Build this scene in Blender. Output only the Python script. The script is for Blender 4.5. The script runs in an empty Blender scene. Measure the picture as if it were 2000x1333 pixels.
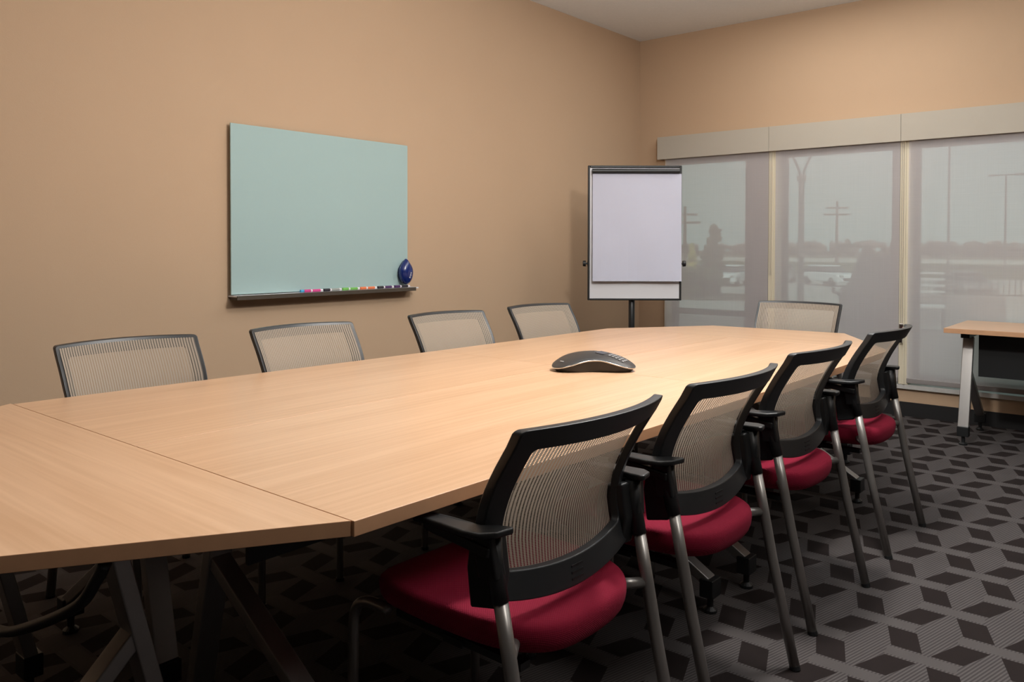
import bpy, bmesh, math, random
from mathutils import Vector, Matrix
random.seed(4)
S = bpy.context.scene
COL = S.collection
PI = math.pi

# ------------------------------------------------------------------ camera
F_PX, YAW, PITCH, ROLL, CY, CAM_Z = 1577.35, 0.6983, 0.0190, -0.0019, 512.05, 1.24
cam_d = bpy.data.cameras.new('camera'); cam = bpy.data.objects.new('camera', cam_d); COL.objects.link(cam)
fw = Vector((math.cos(PITCH)*math.cos(YAW), math.cos(PITCH)*math.sin(YAW), -math.sin(PITCH)))
rt = Vector((math.sin(YAW), -math.cos(YAW), 0)); dn = fw.cross(rt)
c_, s_ = math.cos(ROLL), math.sin(ROLL)
rt, dn = c_*rt + s_*dn, c_*dn - s_*rt
cam.matrix_world = Matrix(((rt.x, -dn.x, -fw.x, 0), (rt.y, -dn.y, -fw.y, 0), (rt.z, -dn.z, -fw.z, CAM_Z), (0, 0, 0, 1)))
cam_d.sensor_width = 36; cam_d.lens = F_PX/2000*36; cam_d.shift_y = -(666.5-CY)/2000
cam_d.clip_start = .05; cam_d.clip_end = 1500
S.camera = cam
S.view_settings.view_transform = 'Standard'; S.view_settings.look = 'None'
S.view_settings.gamma = 1; S.view_settings.use_curve_mapping = False
S.view_settings.exposure = 0.0

# ------------------------------------------------------------------ world and lights
W = bpy.data.worlds.new('sky'); S.world = W; W.use_nodes = True
bg = W.node_tree.nodes['Background']
wn, wl = W.node_tree.nodes, W.node_tree.links
tcw = wn.new('ShaderNodeTexCoord'); sepw = wn.new('ShaderNodeSeparateXYZ'); wl.new(tcw.outputs['Generated'], sepw.inputs[0])
rmp = wn.new('ShaderNodeValToRGB'); wl.new(sepw.outputs['Z'], rmp.inputs[0])
rmp.color_ramp.elements[0].position = 0.0; rmp.color_ramp.elements[0].color = (.60, .84, .83, 1)
rmp.color_ramp.elements[1].position = 0.35; rmp.color_ramp.elements[1].color = (.42, .64, .68, 1)
nzw = wn.new('ShaderNodeTexNoise'); nzw.inputs['Scale'].default_value = 2.2; nzw.inputs['Detail'].default_value = 6
mpw = wn.new('ShaderNodeMapping'); mpw.inputs['Scale'].default_value = (1, 1, 4); wl.new(tcw.outputs['Generated'], mpw.inputs[0]); wl.new(mpw.outputs[0], nzw.inputs[0])
mxw = wn.new('ShaderNodeMixRGB'); wl.new(nzw.outputs[0], mxw.inputs[0]); wl.new(rmp.outputs[0], mxw.inputs[1]); mxw.inputs[2].default_value = (.60, .74, .74, 1)
wl.new(mxw.outputs[0], bg.inputs[0]); bg.inputs[1].default_value = 0.64

def area(name, loc, size, power, col=(1, .9, .78), rot=(0, 0, 0), size_y=None, spread=PI):
    l = bpy.data.lights.new(name, 'AREA'); l.energy = power; l.color = col; l.size = size; l.spread = spread
    if size_y: l.shape = 'RECTANGLE'; l.size_y = size_y
    o = bpy.data.objects.new(name, l); o.location = loc; o.rotation_euler = rot; COL.objects.link(o); return o
def point(name, loc, r, power, col=(1, .9, .78)):
    l = bpy.data.lights.new(name, 'POINT'); l.energy = power; l.color = col; l.shadow_soft_size = r
    o = bpy.data.objects.new(name, l); o.location = loc; COL.objects.link(o); return o
sun_l = bpy.data.lights.new('sun', 'SUN'); sun_l.energy = 2.3; sun_l.angle = .12; sun_l.color = (1, .97, .92)
sun = bpy.data.objects.new('sun', sun_l); sun.rotation_euler = Vector((.62, .30, -.72)).to_track_quat('-Z', 'Y').to_euler(); sun.location = (-4, -4, 12); COL.objects.link(sun)
CEIL = 3.108
WARM = (1, .95, .895)
point('added_key_light', (2.74, 1.10, 2.42), .10, 118, WARM)  # added point light, no fixture; throws the flip chart's shadow on the wall
area('ceiling_light_main', (2.6, 1.15, CEIL-.05), .32, 24, WARM)
area('ceiling_light_far', (5.3, 1.9, CEIL-.03), .9, 24, WARM, size_y=1.4)
area('ceiling_light_near', (.9, 1.9, CEIL-.03), .6, 9, WARM, size_y=1.0)
area('ceiling_light_rear', (1.5, -.5, CEIL-.03), .6, 28, WARM, size_y=1.2)
area('ceiling_light_side', (3.9, -1.2, CEIL-.03), .6, 12, WARM, size_y=1.2)
area('added_ceiling_fill', (3.6, .9, 2.40), 0.12, 34, (.86, .95, 1), rot=(PI, 0, 0), size_y=1.6)  # added upward fill without a fixture, brightens and cools the ceiling

# ------------------------------------------------------------------ material helpers
def mat(name, col, rough=.5, metal=0, spec=.5, noise=None, bump=None, coat=0):
    m = bpy.data.materials.new(name); m.use_nodes = True
    n, l = m.node_tree.nodes, m.node_tree.links; b = n['Principled BSDF']
    b.inputs['Base Color'].default_value = (*col, 1); b.inputs['Roughness'].default_value = rough
    b.inputs['Metallic'].default_value = metal; b.inputs['Specular IOR Level'].default_value = spec
    b.inputs['Coat Weight'].default_value = coat
    tc = n.new('ShaderNodeTexCoord')
    if noise:
        sc, amt = noise
        t = n.new('ShaderNodeTexNoise'); t.inputs['Scale'].default_value = sc; t.inputs['Detail'].default_value = 5
        l.new(tc.outputs['Object'], t.inputs[0])
        mx = n.new('ShaderNodeMixRGB'); l.new(t.outputs[0], mx.inputs[0])
        mx.inputs[1].default_value = (*[c*(1-amt) for c in col], 1); mx.inputs[2].default_value = (*[min(1, c*(1+amt)) for c in col], 1)
        l.new(mx.outputs[0], b.inputs['Base Color'])
    if bump:
        sc, st = bump
        t = n.new('ShaderNodeTexNoise'); t.inputs['Scale'].default_value = sc; t.inputs['Detail'].default_value = 3
        l.new(tc.outputs['Object'], t.inputs[0])
        bp = n.new('ShaderNodeBump'); bp.inputs['Strength'].default_value = st; bp.inputs['Distance'].default_value = .002
        l.new(t.outputs[0], bp.inputs['Height']); l.new(bp.outputs[0], b.inputs['Normal'])
    return m

class NB:
    """tiny math-node builder"""
    def __init__(s, m): s.n, s.l = m.node_tree.nodes, m.node_tree.links
    def m(s, op, a, b=None, c=None):
        nd = s.n.new('ShaderNodeMath'); nd.operation = op
        for i, v in enumerate((a, b, c)):
            if v is None: continue
            if isinstance(v, (int, float)): nd.inputs[i].default_value = v
            else: s.l.new(v, nd.inputs[i])
        return nd.outputs[0]
    def mix(s, f, a, b):
        nd = s.n.new('ShaderNodeMixRGB')
        for i, v in enumerate((f, a, b)):
            if isinstance(v, (int, float)): nd.inputs[i].default_value = v
            elif isinstance(v, tuple): nd.inputs[i].default_value = (*v, 1)
            else: s.l.new(v, nd.inputs[i])
        return nd.outputs[0]
    def noise(s, vec, scale, detail=4, mscale=None):
        if mscale:
            mp = s.n.new('ShaderNodeMapping'); mp.inputs['Scale'].default_value = mscale; s.l.new(vec, mp.inputs[0]); vec = mp.outputs[0]
        t = s.n.new('ShaderNodeTexNoise'); t.inputs['Scale'].default_value = scale; t.inputs['Detail'].default_value = detail
        s.l.new(vec, t.inputs[0]); return t.outputs[0]

def wood(name, along_y=False, base=(.62, .395, .245), rough=.33):
    m = mat(name, base, rough, 0, .45); q = NB(m); b = q.n['Principled BSDF']
    tc = q.n.new('ShaderNodeTexCoord').outputs['Object']
    ms = (60, 1.6, 60) if along_y else (1.6, 60, 60)
    n1 = q.noise(tc, 1.0, 6, ms)
    ms2 = (14, .5, 14) if along_y else (.5, 14, 14)
    n2 = q.noise(tc, 1.0, 4, ms2)
    f = q.m('ADD', q.m('MULTIPLY', n1, .6), q.m('MULTIPLY', n2, .4))
    f = q.m('MULTIPLY', q.m('SUBTRACT', f, .36), 3.4)
    f = q.m('MINIMUM', q.m('MAXIMUM', f, 0), 1)
    dark = tuple(c*k for c, k in zip(base, (.88, .84, .79))); light = tuple(c*k for c, k in zip(base, (1.06, 1.08, 1.1)))
    q.l.new(q.mix(f, dark, light), b.inputs['Base Color'])
    return m

def carpet_mat():
    m = mat('carpet', (.06, .05, .05), .95, 0, .1); q = NB(m); b = q.n['Principled BSDF']
    tc = q.n.new('ShaderNodeTexCoord').outputs['Object']
    sp = q.n.new('ShaderNodeSeparateXYZ'); q.l.new(tc, sp.inputs[0]); X, Y = sp.outputs[0], sp.outputs[1]
    PX, PY = .2035, .322
    t = q.m('DIVIDE', q.m('SUBTRACT', X, 2.673), PX)
    r = q.m('FLOOR', t); fx = q.m('MULTIPLY', q.m('SUBTRACT', t, r), PX)
    s0 = q.m('SUBTRACT', q.m('SUBTRACT', .697, Y), q.m('MULTIPLY', r, PY/2))
    md = lambda v, off: q.m('SUBTRACT', q.m('FLOORED_MODULO', q.m('ADD', v, off), PY), off)
    s = md(s0, .06)
    h = q.m('DIVIDE', fx, .130)
    band = q.m('LESS_THAN', fx, .130)
    inr = lambda v, a, c: q.m('MULTIPLY', q.m('GREATER_THAN', v, a), q.m('LESS_THAN', v, c))
    A = inr(q.m('ADD', s, q.m('MULTIPLY', h, .045)), 0, .088)
    B = inr(q.m('SUBTRACT', s, q.m('MULTIPLY', h, .049)), .112, .200)
    dk = q.m('MULTIPLY', band, q.m('MAXIMUM', A, B))
    gap = inr(fx, .140, .194)
    hg = q.m('DIVIDE', q.m('SUBTRACT', fx, .13), .0735)
    s2 = md(q.m('SUBTRACT', s0, PY/2), .05)
    pl = inr(q.m('SUBTRACT', s2, q.m('MULTIPLY', hg, .0)), -.005, .192)
    plain = q.m('MULTIPLY', gap, pl)
    # ribbed weave of the light pieces: fine diagonal ribs
    rib = q.m('SINE', q.m('MULTIPLY', q.m('ADD', q.m('MULTIPLY', X, .25), q.m('MULTIPLY', Y, 1.0)), 2*PI/.0105))
    rib = q.m('ADD', q.m('MULTIPLY', rib, .5), .5)
    pile = q.noise(tc, 900, 2); pile2 = q.noise(tc, 7, 3)
    light = q.mix(rib, (.046, .041, .041), (.098, .088, .087))
    c = q.mix(plain, light, (.083, .075, .074))
    c = q.mix(dk, c, (.019, .0145, .0140))
    k = q.m('ADD', q.m('MULTIPLY', pile, .9), .55)
    k = q.m('MULTIPLY', k, q.m('ADD', q.m('MULTIPLY', pile2, .25), .87))
    mul = q.n.new('ShaderNodeVectorMath'); mul.operation = 'SCALE'; q.l.new(c, mul.inputs[0]); q.l.new(k, mul.inputs['Scale'])
    q.l.new(mul.outputs[0], b.inputs['Base Color'])
    bp = q.n.new('ShaderNodeBump'); bp.inputs['Strength'].default_value = .5; bp.inputs['Distance'].default_value = .003
    q.l.new(pile, bp.inputs['Height']); q.l.new(bp.outputs[0], b.inputs['Normal'])
    return m

def knit_mat():
    m = bpy.data.materials.new('beige_knit_mesh'); m.use_nodes = True; q = NB(m); b = q.n['Principled BSDF']
    uv = q.n.new('ShaderNodeUVMap').outputs[0]
    sp = q.n.new('ShaderNodeSeparateXYZ'); q.l.new(uv, sp.inputs[0]); U, V = sp.outputs[0], sp.outputs[1]
    fr = q.m('FRACT', q.m('MULTIPLY', U, 52))
    strip = q.m('GREATER_THAN', fr, .35)
    row = q.m('FRACT', q.m('MULTIPLY', V, 95))
    rung = q.m('LESS_THAN', row, .34)
    alpha = q.m('MAXIMUM', strip, rung)
    tone = q.m('ADD', .78, q.m('MULTIPLY', q.m('SINE', q.m('MULTIPLY', V, 2*PI*95)), .12))
    edge = q.m('ABSOLUTE', q.m('SUBTRACT', fr, .70)); tone = q.m('SUBTRACT', tone, q.m('MULTIPLY', edge, .5))
    col = q.n.new('ShaderNodeVectorMath'); col.operation = 'SCALE'; col.inputs[0].default_value = (.64, .55, .45); q.l.new(tone, col.inputs['Scale'])
    q.l.new(col.outputs[0], b.inputs['Base Color']); b.inputs['Roughness'].default_value = .8; b.inputs['Specular IOR Level'].default_value = .2
    tr = q.n.new('ShaderNodeBsdfTranslucent'); q.l.new(col.outputs[0], tr.inputs[0])
    m1 = q.n.new('ShaderNodeMixShader'); m1.inputs[0].default_value = .3; q.l.new(b.outputs[0], m1.inputs[1]); q.l.new(tr.outputs[0], m1.inputs[2])
    tp = q.n.new('ShaderNodeBsdfTransparent')
    m2 = q.n.new('ShaderNodeMixShader'); q.l.new(alpha, m2.inputs[0]); q.l.new(tp.outputs[0], m2.inputs[1]); q.l.new(m1.outputs[0], m2.inputs[2])
    q.l.new(m2.outputs[0], q.n['Material Output'].inputs[0])
    return m

def fabric_red():
    m = mat('crimson_fabric', (.20, .008, .022), .85, 0, .15); q = NB(m); b = q.n['Principled BSDF']
    b.inputs['Sheen Weight'].default_value = .08; b.inputs['Sheen Tint'].default_value = (.8, .2, .3, 1)
    tc = q.n.new('ShaderNodeTexCoord').outputs['Object']
    sp = q.n.new('ShaderNodeSeparateXYZ'); q.l.new(tc, sp.inputs[0])
    a = q.m('SINE', q.m('MULTIPLY', q.m('ADD', sp.outputs[0], q.m('MULTIPLY', sp.outputs[2], .6)), 2*PI/.0055))
    c = q.m('SINE', q.m('MULTIPLY', q.m('ADD', sp.outputs[1], q.m('MULTIPLY', sp.outputs[2], .8)), 2*PI/.0055))
    h = q.m('ADD', q.m('MULTIPLY', q.m('MULTIPLY', a, c), .5), .5)
    q.l.new(q.mix(h, (.165, .0065, .020), (.285, .012, .040)), b.inputs['Base Color'])
    bp = q.n.new('ShaderNodeBump'); bp.inputs['Strength'].default_value = .35; bp.inputs['Distance'].default_value = .0015
    q.l.new(h, bp.inputs['Height']); q.l.new(bp.outputs[0], b.inputs['Normal'])
    return m

def shade_mat():
    m = bpy.data.materials.new('solar_screen_fabric'); m.use_nodes = True; q = NB(m); b = q.n['Principled BSDF']
    tc = q.n.new('ShaderNodeTexCoord').outputs['Object']
    n1 = q.noise(tc, 1, 3, (1, 3, 260)); n2 = q.noise(tc, 1, 3, (1, 260, 3))
    k = q.m('ADD', .86, q.m('MULTIPLY', q.m('ADD', n1, n2), .14))
    col = q.n.new('ShaderNodeVectorMath'); col.operation = 'SCALE'; col.inputs[0].default_value = (.80, .755, .765); q.l.new(k, col.inputs['Scale'])
    q.l.new(col.outputs[0], b.inputs['Base Color']); b.inputs['Roughness'].default_value = .7; b.inputs['Specular IOR Level'].default_value = .2
    tr = q.n.new('ShaderNodeBsdfTranslucent'); tr.inputs[0].default_value = (.6, .57, .56, 1)
    m1 = q.n.new('ShaderNodeMixShader'); m1.inputs[0].default_value = .35; q.l.new(b.outputs[0], m1.inputs[1]); q.l.new(tr.outputs[0], m1.inputs[2])
    tp = q.n.new('ShaderNodeBsdfTransparent')
    m2 = q.n.new('ShaderNodeMixShader'); m2.inputs[0].default_value = .69; q.l.new(tp.outputs[0], m2.inputs[1]); q.l.new(m1.outputs[0], m2.inputs[2])
    q.l.new(m2.outputs[0], q.n['Material Output'].inputs[0])
    return m

def glass_mat():
    m = bpy.data.materials.new('window_glass'); m.use_nodes = True; q = NB(m); q.n.remove(q.n['Principled BSDF'])
    tp = q.n.new('ShaderNodeBsdfTransparent'); tp.inputs[0].default_value = (.86, .93, .90, 1)
    gl = q.n.new('ShaderNodeBsdfGlossy'); gl.inputs['Roughness'].default_value = .02
    m2 = q.n.new('ShaderNodeMixShader'); m2.inputs[0].default_value = .06
    q.l.new(tp.outputs[0], m2.inputs[1]); q.l.new(gl.outputs[0], m2.inputs[2]); q.l.new(m2.outputs[0], q.n['Material Output'].inputs[0])
    return m

M = dict(
    dwall=mat('low_bounce_wall', (.06, .05, .045), .6),  # unseen walls, made dark to cut bounce light under the table
    wall=mat('tan_wall_paint', (.510, .362, .242), .8, 0, .25, noise=(3, .02), bump=(220, .12)),
    ceil=mat('ceiling_paint', (.80, .83, .85), .9, 0, .2, noise=(60, .05)),
    base=mat('black_vinyl', (.012, .012, .013), .5),
    cream=mat('cream_paint', (.66, .60, .46), .5),
    valance=mat('valance_fabric', (.44, .405, .345), .75, 0, .2, noise=(500, .04)),
    sill=mat('white_sill', (.55, .54, .52), .45, noise=(30, .12)),
    frame=mat('bronze_window_frame', (.055, .048, .045), .5),
    shade=shade_mat(), glass=glass_mat(), carpet=carpet_mat(), knit=knit_mat(), red=fabric_red(),
    wood=wood('maple_laminate'), woodc=wood('maple_laminate_crosswise', True),
    edge=mat('maple_edge_band', (.54, .30, .165), .45, noise=(25, .10)),
    black=mat('black_plastic', (.011, .012, .013), .42, 0, .5, bump=(900, .08)),
    blackm=mat('black_mesh_frame', (.020, .022, .024), .38, 0, .5, bump=(900, .08)),
    silver=mat('silver_powder_coat', (.38, .37, .36), .38, .75, .5),
    steel=mat('grey_leg_metal', (.30, .285, .27), .35, .7, .5),
    alu=mat('aluminium', (.62, .61, .58), .35, .8),
    traydark=mat('tray_bronze', (.075, .06, .045), .5, .2),
    gboard=mat('frosted_green_glass', (.365, .50, .50), .22, 0, .5),
    gedge=mat('glass_edge', (.62, .72, .64), .2),
    white=mat('white_panel', (.70, .70, .73), .4), paper=mat('paper', (.53, .545, .65), .85, 0, .2, noise=(6, .02)),
    chrome=mat('chrome', (.8, .8, .8), .15, 1), dgrey=mat('phone_charcoal', (.035, .034, .034), .35, noise=(40, .1)),
    phonebody=mat('phone_body', (.02, .016, .014), .5), lcd=mat('phone_screen', (.012, .014, .014), .15), key=mat('phone_keys', (.25, .25, .25), .4),
    blue=mat('navy_blue_plastic', (.008, .022, .14), .25, coat=.4), felt=mat('dark_felt', (.01, .02, .09), .9),
    mblue=mat('marker_blue', (.05, .35, .62), .4), mpink=mat('marker_pink', (.62, .05, .25), .4), mblack=mat('marker_black', (.015, .012, .02), .4),
    mgreen=mat('marker_green', (.15, .45, .08), .4), morange=mat('marker_orange', (.72, .18, .06), .4), mpurple=mat('marker_purple', (.06, .015, .10), .4),
    mwhite=mat('marker_white', (.75, .73, .75), .4), mgrey=mat('marker_grey', (.30, .32, .30), .5),
    # outside
    paving=mat('patio_paving', (.20, .18, .17), .9, noise=(3, .1)), asphalt=mat('asphalt', (.40, .39, .37), .9, noise=(1, .1)),
    grass=mat('lawn', (.11, .115, .055), .95, noise=(.6, .3)), field=mat('dry_field', (.17, .13, .09), .95, noise=(.1, .2)),
    road=mat('concrete_road', (.50, .47, .42), .9, noise=(.5, .08)), mulch=mat('mulch', (.10, .085, .06), .95, noise=(6, .3)),
    leafg=mat('bush_leaf', (.035, .05, .02), .8, noise=(3, .5)), leafy=mat('tree_leaf', (.06, .06, .03), .8, noise=(2, .5)), leafo=mat('yellow_leaf', (.45, .38, .10), .8, noise=(2, .4)),
    bark=mat('bark', (.05, .04, .03), .9), hedge=mat('bare_woods', (.22, .17, .15), .95, noise=(.12, .35)),
    pole=mat('grey_pole', (.09, .085, .085), .6), wpole=mat('wooden_pole', (.10, .08, .065), .9),
    carw=mat('white_car_paint', (.80, .84, .86), .25), cargr=mat('grey_car_paint', (.18, .18, .19), .3), carg=mat('car_glass', (.03, .035, .04), .1), tyre=mat('tyre', (.01, .01, .01), .8),
    cover=mat('grill_cover', (.035, .032, .035), .8, noise=(4, .2)), slat=mat('white_slats', (.65, .65, .65), .5), stone=mat('planter_stone', (.26, .24, .235), .9, noise=(5, .1)), iron=mat('black_iron', (.03, .03, .03), .5),
)

# ------------------------------------------------------------------ object helpers
def link(name, bm, m, parent=None, smooth=False, bevel=0, segs=2, sub=0, angle=.6):
    bmesh.ops.recalc_face_normals(bm, faces=bm.faces)
    me = bpy.data.meshes.new(name); bm.to_mesh(me); bm.free()
    for x in (m if isinstance(m, (list, tuple)) else [m]): me.materials.append(x)
    o = bpy.data.objects.new(name, me); COL.objects.link(o)
    if parent: o.parent = parent
    if smooth:
        for p in me.polygons: p.use_smooth = True
    if bevel:
        b = o.modifiers.new('bevel', 'BEVEL'); b.width = bevel; b.segments = segs; b.limit_method = 'ANGLE'; b.angle_limit = angle
        for p in me.polygons: p.use_smooth = True
        o.modifiers.new('wn', 'WEIGHTED_NORMAL').keep_sharp = False
    if sub:
        s = o.modifiers.new('sub', 'SUBSURF'); s.levels = sub; s.render_levels = sub
    return o
def tag(o, label=None, cat=None, group=None, kind=None):
    if label: o['label'] = label
    if cat: o['category'] = cat
    if group: o['group'] = group
    if kind: o['kind'] = kind
    return o
def empty(name, loc=(0, 0, 0), rz=0):
    o = bpy.data.objects.new(name, None); o.location = loc; o.rotation_euler = (0, 0, rz); o.empty_display_size = .1; COL.objects.link(o); return o
def box(bm, x0, x1, y0, y1, z0, z1, mi=0):
    v = [bm.verts.new(p) for p in ((x0, y0, z0), (x1, y0, z0), (x1, y1, z0), (x0, y1, z0), (x0, y0, z1), (x1, y0, z1), (x1, y1, z1), (x0, y1, z1))]
    for f in ((0, 3, 2, 1), (4, 5, 6, 7), (0, 1, 5, 4), (1, 2, 6, 5), (2, 3, 7, 6), (3, 0, 4, 7)):
        bm.faces.new([v[i] for i in f]).material_index = mi
def bx(*a, mi=0):
    bm = bmesh.new(); box(bm, *a, mi=mi); return bm
def prism(bm, pts, z0, z1, top=0, side=0):
    a = [bm.verts.new((x, y, z0)) for x, y in pts]; b = [bm.verts.new((x, y, z1)) for x, y in pts]; n = len(pts)
    bm.faces.new(b).material_index = top; bm.faces.new(a[::-1]).material_index = side
    for i in range(n): bm.faces.new((a[i], a[(i+1) % n], b[(i+1) % n], b[i])).material_index = side
def hexa(bm, p0, p1, w, d, wd=Vector((0, 1, 0))):
    """rectangular bar from p0 to p1, width w along wd, thickness d"""
    p0, p1 = Vector(p0), Vector(p1); ax = (p1-p0).normalized(); wd = (wd - ax*wd.dot(ax)).normalized(); dd = ax.cross(wd)
    r = []
    for p in (p0, p1): r.append([bm.verts.new(p + wd*sx*w/2 + dd*sy*d/2) for sx, sy in ((-1, -1), (1, -1), (1, 1), (-1, 1))])
    bm.faces.new(r[0][::-1]); bm.faces.new(r[1])
    for i in range(4): bm.faces.new((r[0][i], r[0][(i+1) % 4], r[1][(i+1) % 4], r[1][i]))
def tube(bm, pts, r, n=12, cap=True):
    pts = [Vector(p) for p in pts]; rs = r if isinstance(r, (list, tuple)) else [r]*len(pts)
    t0 = (pts[1]-pts[0]).normalized(); up = Vector((0, 0, 1)) if abs(t0.z) < .9 else Vector((1, 0, 0))
    rings = []
    for i, p in enumerate(pts):
        t = ((pts[min(i+1, len(pts)-1)]-p).normalized() + (p-pts[max(i-1, 0)]).normalized())
        t = t.normalized() if t.length > 1e-6 else t0
        a = (up - t*up.dot(t)).normalized(); b = t.cross(a); up = a
        rings.append([bm.verts.new(p + (a*math.cos(2*PI*k/n) + b*math.sin(2*PI*k/n))*rs[i]) for k in range(n)])
    for i in range(len(rings)-1):
        for k in range(n): bm.faces.new((rings[i][k], rings[i][(k+1) % n], rings[i+1][(k+1) % n], rings[i+1][k]))
    if cap: bm.faces.new(rings[0][::-1]); bm.faces.new(rings[-1])
def tb(pts, r, n=12):
    bm = bmesh.new(); tube(bm, pts, r, n); return bm
def smooth_path(pts, k=6):
    P = [Vector(p) for p in pts]; out = []
    for i in range(len(P)-1):
        p0, p1, p2, p3 = P[max(i-1, 0)], P[i], P[i+1], P[min(i+2, len(P)-1)]
        for j in range(k):
            t = j/k; out.append(.5*((2*p1)+(p2-p0)*t+(2*p0-5*p1+4*p2-p3)*t*t+(3*p1-p0-3*p2+p3)*t**3))
    out.append(P[-1]); return out
def children(o): return [c for c in bpy.data.objects if c.parent == o]
def copy_tree(o, parent=None):
    c = o.copy(); COL.objects.link(c)
    if parent: c.parent = parent
    for ch in kids[o.name]: copy_tree2(ch, c)
    return c
def copy_tree2(o, parent):
    c = o.copy(); COL.objects.link(c); c.parent = parent
    for ch in kids.get(o.name, []): copy_tree2(ch, c)
kids = {}
def index_kids(o):
    kids[o.name] = children(o)
    for c in kids[o.name]: index_kids(c)
def struct(name, bm, m, **k):
    o = link(name, bm, m, **k); o['kind'] = 'structure'; return o

# ------------------------------------------------------------------ room shell
WX, WY = 6.402, 3.857           # window wall, whiteboard wall
XN, YR = -3.2, -3.4
struct('floor', bx(XN-.15, WX+.15, YR-.15, WY+.15, -.12, 0), M['carpet'])
struct('ceiling', bx(XN-.15, WX+.15, YR-.15, WY+.15, CEIL, CEIL+.12), M['ceil'])
struct('wall_left', bx(XN-.15, WX+.25, WY, WY+.15, 0, CEIL), M['wall'])
struct('wall_right', bx(XN-.15, WX+.25, YR-.15, YR, 0, CEIL), M['dwall'])
struct('wall_near', bx(XN-.15, XN, YR, WY, 0, CEIL), M['dwall'])
WT = .20; ZS, ZH = .235, 2.06; YW0, YW1 = .60, 3.585
bm = bmesh.new()
box(bm, WX, WX+WT, YR, WY, 0, ZS-.035); box(bm, WX, WX+WT, YR, WY, ZH, CEIL)
box(bm, WX, WX+WT, YW1, WY, ZS-.035, ZH); box(bm, WX, WX+WT, YR, YW0, ZS-.035, ZH)
struct('wall_far', bm, M['wall'])
struct('baseboard_far', bx(WX-.012, WX, YR, WY-.012, 0, .1034), M['base'])
struct('baseboard_left', bx(XN, WX, WY-.012, WY, 0, .1034), M['base'])
struct('trim_1', bx(WX-.028, WX+.10, YW0-.03, YW1+.03, ZS-.035, ZS), M['sill'], bevel=.004)

# windows: three glazed bays between cream mullions
bays = [(2.69, 3.56), (1.70, 2.565), (.66, 1.567)]
for i, (y0, y1) in enumerate(bays):
    w = empty('window_%d' % (i+1), (WX+.12, (y0+y1)/2, ZS)); w['kind'] = 'structure'
    hw = (y1-y0)/2; hz = ZH-ZS
    bm = bmesh.new()
    fz = 1.975-ZS
    box(bm, -.03, .03, -hw, hw, fz, hz); box(bm, -.03, .03, -hw, hw, 0, .055)
    box(bm, -.03, .03, hw-.035, hw, 0, hz); box(bm, -.03, .03, -hw, -hw+.02, 0, hz)
    if i == 0:
        box(bm, -.032, .032, -hw+.031, -hw+.188, 0, hz)       # heavy stile beside the casement
        box(bm, -.031, .031, -hw+.02, hw-.02, .41, .46)       # rail
    link('window_frame', bm, M['frame'], w)
    link('pane', bx(-.004, .004, -hw+.02, hw-.02, .05, fz+.01), M['glass'], w)
bm = bmesh.new()
for (a, b) in ((2.565, 2.69), (1.567, 1.70)):
    box(bm, WX+.085, WX+.16, a, b, ZS, ZH)
struct('trim_2', bm, M['frame'])
bm = bmesh.new()
# cream posts on the room side, and the narrow return at the corner end
box(bm, WX-.03, WX+.085, 2.560, 2.628, ZS, ZH); box(bm, WX-.03, WX+.085, 1.566, 1.634, ZS, ZH); box(bm, WX-.02, WX+.085, 3.565, 3.585, ZS, ZH)
box(bm, WX-.036, WX-.03, 2.585, 2.600, ZS, ZH); box(bm, WX-.036, WX-.03, 1.592, 1.607, ZS, ZH)
struct('trim_3', bm, M['cream'], bevel=.002)

# valance boards, one over each shade
va = empty('window_valance', (WX-.08, 2.1, 2.013))
tag(va, 'long beige fascia board running across the top of the windows', 'valance')
for (y0, y1) in ((2.612, 3.630), (1.622, 2.611), (.55, 1.621)):
    bm = bmesh.new(); box(bm, 0, .018, y0-2.1, y1-2.1-.0015, 0, .197); box(bm, .018, .0795, y0-2.1, y1-2.1-.0015, .179, .197)
    if y1 > 3.6: box(bm, .018, .0795, y1-2.1-.0195, y1-2.1-.0015, 0, .179)
    link('valance_panel', bm, M['valance'], va)

shade_lab = ['grey see-through roller shade nearest the room corner, behind the flip chart', 'grey see-through roller shade in the middle, behind the head chair', 'grey see-through roller shade behind the small side table']
for i, (y0, y1) in enumerate(((2.624, 3.567), (1.632, 2.567), (.635, 1.574))):
    r = empty('roller_shade', (WX-.042, (y0+y1)/2, .262)); hw = (y1-y0)/2
    tag(r, shade_lab[i], 'roller shade', 'roller shades over the windows')
    bm = bmesh.new(); n = 24
    prev = None
    for k in range(n+1):
        y = -hw + 2*hw*k/n; x = .0015*math.sin(k*1.3+i)
        cur = (bm.verts.new((x, y, 0)), bm.verts.new((x*.3, y, 1.90)))
        if prev: bm.faces.new((prev[0], cur[0], cur[1], prev[1]))
        prev = cur
    link('shade_fabric', bm, M['shade'], r, smooth=True)
    link('hem_bar', bx(-.006, .006, -hw, hw, -.012, .022), mat_h if i else (globals().setdefault('mat_h', mat('hem_grey', (.25, .23, .225), .7))), r, bevel=.003)
    if i < 2:
        ym = -hw-.022
        bm = bmesh.new()
        zb = .36 if i == 1 else .75
        for dy in (-.006, .006):
            k = 0
            z = 1.75
            tube(bm, [(-.012, ym+dy, 1.76), (-.012, ym+dy, zb)], .0012, 6)
            while z > zb: bmesh.ops.create_icosphere(bm, subdivisions=1, radius=.0024, matrix=Matrix.Translation((-.012, ym+dy, z))); z -= .012
        link('bead_chain', bm, M['alu'], r)
        if i == 1:
            bm = bmesh.new(); box(bm, -.024, -.001, ym-.010, ym+.010, .28, .36); box(bm, -.020, -.001, ym-.014, ym+.014, .385, .42)
            link('chain_tensioner', bm, M['chrome'], r, bevel=.003)

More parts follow.
